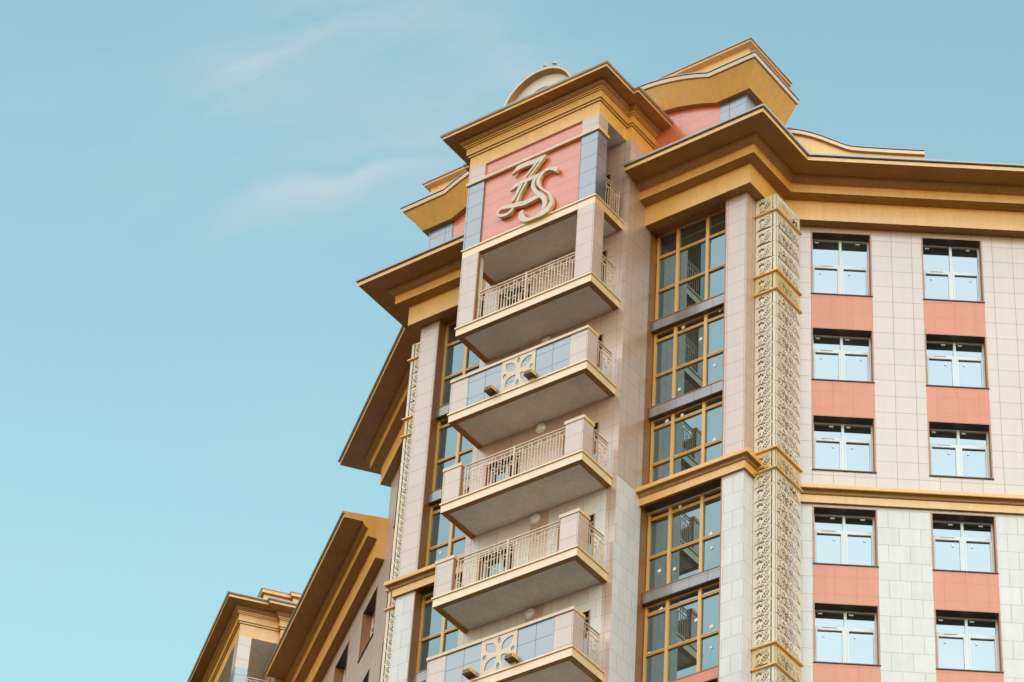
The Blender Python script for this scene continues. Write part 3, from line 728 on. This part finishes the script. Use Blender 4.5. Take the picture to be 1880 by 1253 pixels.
def arch():
    cz, n = 7.90, 40
    def arc(r, y, a0=0.0): return [(r * math.cos(math.pi * i / n), y, cz + r * math.sin(math.pi * i / n)) for i in range(n + 1)]
    b = MB()
    def strip(A, B_, m):
        for i in range(n): b.poly([A[i], A[i + 1], B_[i + 1], B_[i]], m)
    def drop(A): return [(A[0][0], A[0][1], 7.5)] + A + [(A[-1][0], A[-1][1], 7.5)]
    for (r0, y0), (r1, y1), m in (((1.20, .20), (1.27, .0), M['underside']), ((1.27, .0), (1.335, -.01), M['cream']), ((1.335, -.01), (1.345, .0), cm), ((1.345, 0), (1.37, 0), cm), ((1.37, 0), (1.37, 1.6), cm)):
        A, B_ = drop(arc(r0, y0)), drop(arc(r1, y1))
        for i in range(n + 2): b.poly([A[i], A[i + 1], B_[i + 1], B_[i]], m)
    b.poly(drop(arc(1.37, 1.6)), M['cream'])
    p = build('arched_pediment', b, UP, tower)
    b = MB(); A, B_ = arc(0.75, .20), arc(1.20, .20); strip(A, B_, M['emblem'])
    b.poly([(-1.2, .2, 7.5), (1.2, .2, 7.5), (1.2, .2, cz), (-1.2, .2, cz)], M['emblem'])
    C_ = arc(0.74, .23); strip(A, C_, M['bronze']); b.poly(C_, M['plaster'])
    build('tympanum', b, UP, p)
    for x, z in ((0.10, 9.26), (0.45, 9.19)):
        b = MB(); b.sphere((x, .2, z + 0.26), .085, M['bronzeball'], 14, 10); b.tube((x, .2, z), (x, .2, z + .19), .03, M['lattice'], 8); b.tube((x, .2, z + .17), (x, .2, z + .2), .05, M['cap'], 8)
        smooth(build('finial', b, UP, p))
arch()

def side_parapet():
    """wavy parapet standing behind the cornice of the right facade"""
    y0 = 0.30
    pts = [(-3.0, 6.9), (-2.4, 6.9), (-1.9, 7.12), (-1.4, 7.34), (-0.9, 7.49), (-0.5, 7.50), (-0.2, 7.46), (0.1, 7.38), (0.42, 7.26), (0.7, 7.13), (0.93, 7.03), (1.1, 6.96), (1.26, 6.92), (1.5, 6.905), (2.3, 6.89), (3.38, 6.89)]
    b = MB()
    prof = [(0.0, -2.2, pm), (0.0, -0.19, pm), (-0.09, -0.17, M['underside']), (-0.10, -0.055, M['cream']), (-0.08, -0.05, cm), (-0.08, -0.035, cm), (-0.13, -0.03, cm), (-0.13, 0.0, cm), (0.35, 0.03, cm), (0.35, -2.2, pm)]
    rows = [[(x, y0 + e, (4.8 if q == -2.2 else z + q)) for e, q, m in prof] for x, z in pts]
    rows.append([(3.47 if -0.2 < q < .02 and e < .2 else 3.40, y, z) for (x, y, z), (e, q, m) in zip(rows[-1], prof)])
    for r0, r1 in zip(rows, rows[1:]):
        for j in range(len(prof) - 1): b.poly([r0[j], r1[j], r1[j + 1], r0[j + 1]], prof[j + 1][2])
    b.poly(rows[0], pm); b.poly(rows[-1][::-1], pm)
    build('roof_parapet', b, MR, tower)
side_parapet()

# ------------------------------------------------------------------ the lower block beyond the tower
SB = 18.73; OB = 2.646
S_END = SB - XB
p0 = L0 + nl * 0.06 + dl * (SL - 0.08); p1 = L0 + nl * 0.06 + dl * S_END
b = MB(); b.sweep([(p1.x, p1.y), (p0.x, p0.y)], shift(P_main, -H), mt_main); build('cornice', b, UP, wing)
xsL = [-6.50 - 1.77, -9.95 - 1.77, -13.2 - 1.77]
holesW = [(c, c + 1.77, sills[k], sills[k] + 1.91) for c in xsL for k in range(1, 6)]
b = MB(); b.wall(-S_END - 0.3, -SL, ZS, 0.26, holesW, M['tile']); b.wall(-S_END - 0.3, -SL, BOT, ZS, holesW, M['stone']); build('facade_wall', b, ML, wing)
place_windows(wing, ML, xsL, range(1, 5))
b = MB(); b.poly([(-S_END, 0, 1.7), (-SL, 0, 1.7), (-SL, 8, 1.7), (-S_END, 8, 1.7)], cm)
build('roof', b, ML, wing)
MLB = UP @ frame(L0 + nl * OB + dl * SB + Vector((0, 0, -H)), -dl, -nl)
make_bay(wing, MLB, [(2.992, 'sign'), (0.0, 'pillar'), (-H, 'solid')], [], open_top=True)

# ------------------------------------------------------------------ light and sky
SUN_AZ = Vector((0.655, -0.755))            # towards the glow behind the camera
SUN_EL = math.radians(22)
w = bpy.data.worlds.new('World'); scene.world = w; w.use_nodes = True
nt = w.node_tree; nt.nodes.clear()
out = N(nt, 'ShaderNodeOutputWorld'); bg = N(nt, 'ShaderNodeBackground')
sky = N(nt, 'ShaderNodeTexSky'); sky.sky_type = 'NISHITA'; sky.sun_disc = False
sky.sun_elevation = SUN_EL; sky.sun_rotation = math.atan2(SUN_AZ.x, SUN_AZ.y)
sky.air_density = 2.5; sky.dust_density = 0.1; sky.ozone_density = 4.0; sky.altitude = 0
bg.inputs['Strength'].default_value = 0.15
tint = N(nt, 'ShaderNodeMix', data_type='RGBA', blend_type='MULTIPLY'); tint.inputs['Factor'].default_value = 1
tint.inputs['B'].default_value = (0.72, 0.785, 0.695, 1)
L(nt, sky.outputs['Color'], tint.inputs['A'])
# thin cirrus, anchored to fixed compass directions of the sky
tc = N(nt, 'ShaderNodeTexCoord')
DIR = tc.outputs['Generated']
def mth(op, a, b=None, c=None):
    n = N(nt, 'ShaderNodeMath', operation=op)
    for i, v in enumerate((a, b, c)):
        if v is None: continue
        if isinstance(v, (int, float)): n.inputs[i].default_value = v
        else: L(nt, v, n.inputs[i])
    return n.outputs[0]
def dot(v):
    n = N(nt, 'ShaderNodeVectorMath', operation='DOT_PRODUCT'); L(nt, DIR, n.inputs[0]); n.inputs[1].default_value = v; return n.outputs['Value']
E1 = (0.78, 0.62, 0.0); C0 = (-0.481, 0.605, 0.634); E2 = (0.394, -0.496, 0.776)
cu, cv = dot(E1), dot(E2)
wn = N(nt, 'ShaderNodeTexNoise'); wn.inputs['Scale'].default_value = 9.0; wn.inputs['Detail'].default_value = 5; L(nt, DIR, wn.inputs['Vector'])
wo = mth('MULTIPLY_ADD', wn.outputs['Fac'], 0.05, -0.025)
cu2, cv2 = mth('ADD', cu, wo), mth('SUBTRACT', cv, wo)
def lobe(u0, v0, ang, la, lb, amp):
    ca, sa = math.cos(ang), math.sin(ang)
    du, dv = mth('SUBTRACT', cu2, u0), mth('SUBTRACT', cv2, v0)
    p = mth('ADD', mth('MULTIPLY', du, ca / la), mth('MULTIPLY', dv, sa / la)); q = mth('ADD', mth('MULTIPLY', du, -sa / lb), mth('MULTIPLY', dv, ca / lb))
    r2 = mth('ADD', mth('MULTIPLY', p, p), mth('MULTIPLY', q, q))
    return mth('MULTIPLY', mth('POWER', 2.71828, mth('MULTIPLY', r2, -1.0)), amp)
K = 1 / 5821.0
tot = None
for (px, py, ang, la, lb, amp) in ((500, 120, 35, 200, 70, .7), (740, 50, -6, 260, 50, .8), (900, 115, -38, 120, 45, .55), (620, 390, 22, 190, 50, .95), (760, 290, 40, 150, 60, .7), (430, 200, 50, 140, 90, .35), (80, 25, 10, 130, 35, .8), (560, 400, 10, 300, 160, .40), (700, 170, 10, 360, 190, .55), (640, 880, 15, 200, 200, .25), (120, 330, 60, 300, 220, .15)):
    l_ = lobe((px - 940) * K, (626.5 - py) * K - 0.0, math.radians(ang), la * K, lb * K, amp)
    tot = l_ if tot is None else mth('ADD', tot, l_)
mp = N(nt, 'ShaderNodeCombineXYZ'); L(nt, mth('ADD', mth('MULTIPLY', cu2, 5.5), mth('MULTIPLY', cv2, 4.0)), mp.inputs[0]); L(nt, mth('ADD', mth('MULTIPLY', cu2, -10.0), mth('MULTIPLY', cv2, 26.0)), mp.inputs[1])
n1 = N(nt, 'ShaderNodeTexNoise'); n1.inputs['Scale'].default_value = 1.3; n1.inputs['Detail'].default_value = 8; n1.inputs['Roughness'].default_value = 0.55; n1.inputs['Distortion'].default_value = 0.5
L(nt, mp.outputs[0], n1.inputs['Vector'])
mr = N(nt, 'ShaderNodeMapRange'); mr.inputs['From Min'].default_value = 0.36; mr.inputs['From Max'].default_value = 0.74
L(nt, n1.outputs['Fac'], mr.inputs['Value'])
front = mth('GREATER_THAN', dot(C0), 0.3)
cfac = mth('MULTIPLY', mth('MULTIPLY', mth('MULTIPLY', tot, mr.outputs['Result']), 0.60), front)
cfm = mth('MINIMUM', cfac, 0.6)
cl = N(nt, 'ShaderNodeMix', data_type='RGBA'); L(nt, cfm, cl.inputs['Factor'])
L(nt, tint.outputs['Result'], cl.inputs['A']); cl.inputs['B'].default_value = (1.92, 2.2, 2.28, 1)
L(nt, cl.outputs['Result'], bg.inputs['Color']); L(nt, bg.outputs[0], out.inputs['Surface'])

sl = bpy.data.lights.new('sun', 'SUN'); sl.energy = 1.5; sl.angle = math.radians(165); sl.color = (1.0, 0.91, 0.915)
so = bpy.data.objects.new('sun', sl); COL.objects.link(so); so.location = (60, -80, 120)
HAZE_EL = math.radians(42)     # centre of the bright haze around the low sun
sd = Vector((SUN_AZ.x * math.cos(HAZE_EL), SUN_AZ.y * math.cos(HAZE_EL), math.sin(HAZE_EL))).normalized()
so.rotation_euler = sd.to_track_quat('Z', 'Y').to_euler()

# ------------------------------------------------------------------ camera
cd = bpy.data.cameras.new('camera'); cam = bpy.data.objects.new('camera', cd); COL.objects.link(cam)
r, u, f = cam_axes()
cam.matrix_world = Matrix(((r.x, u.x, -f.x, CAM_C.x), (r.y, u.y, -f.y, CAM_C.y), (r.z, u.z, -f.z, CAM_C.z + Z0), (0, 0, 0, 1)))
cd.sensor_fit = 'HORIZONTAL'; cd.sensor_width = 36; cd.lens = 36 * FL / 1880; cd.clip_start = 0.5; cd.clip_end = 8000
scene.camera = cam
scene.view_settings.view_transform = 'Standard'; scene.view_settings.look = 'None'; scene.view_settings.exposure = 1.12; scene.view_settings.gamma = 1
scene.render.resolution_x = 1024; scene.render.resolution_y = 682
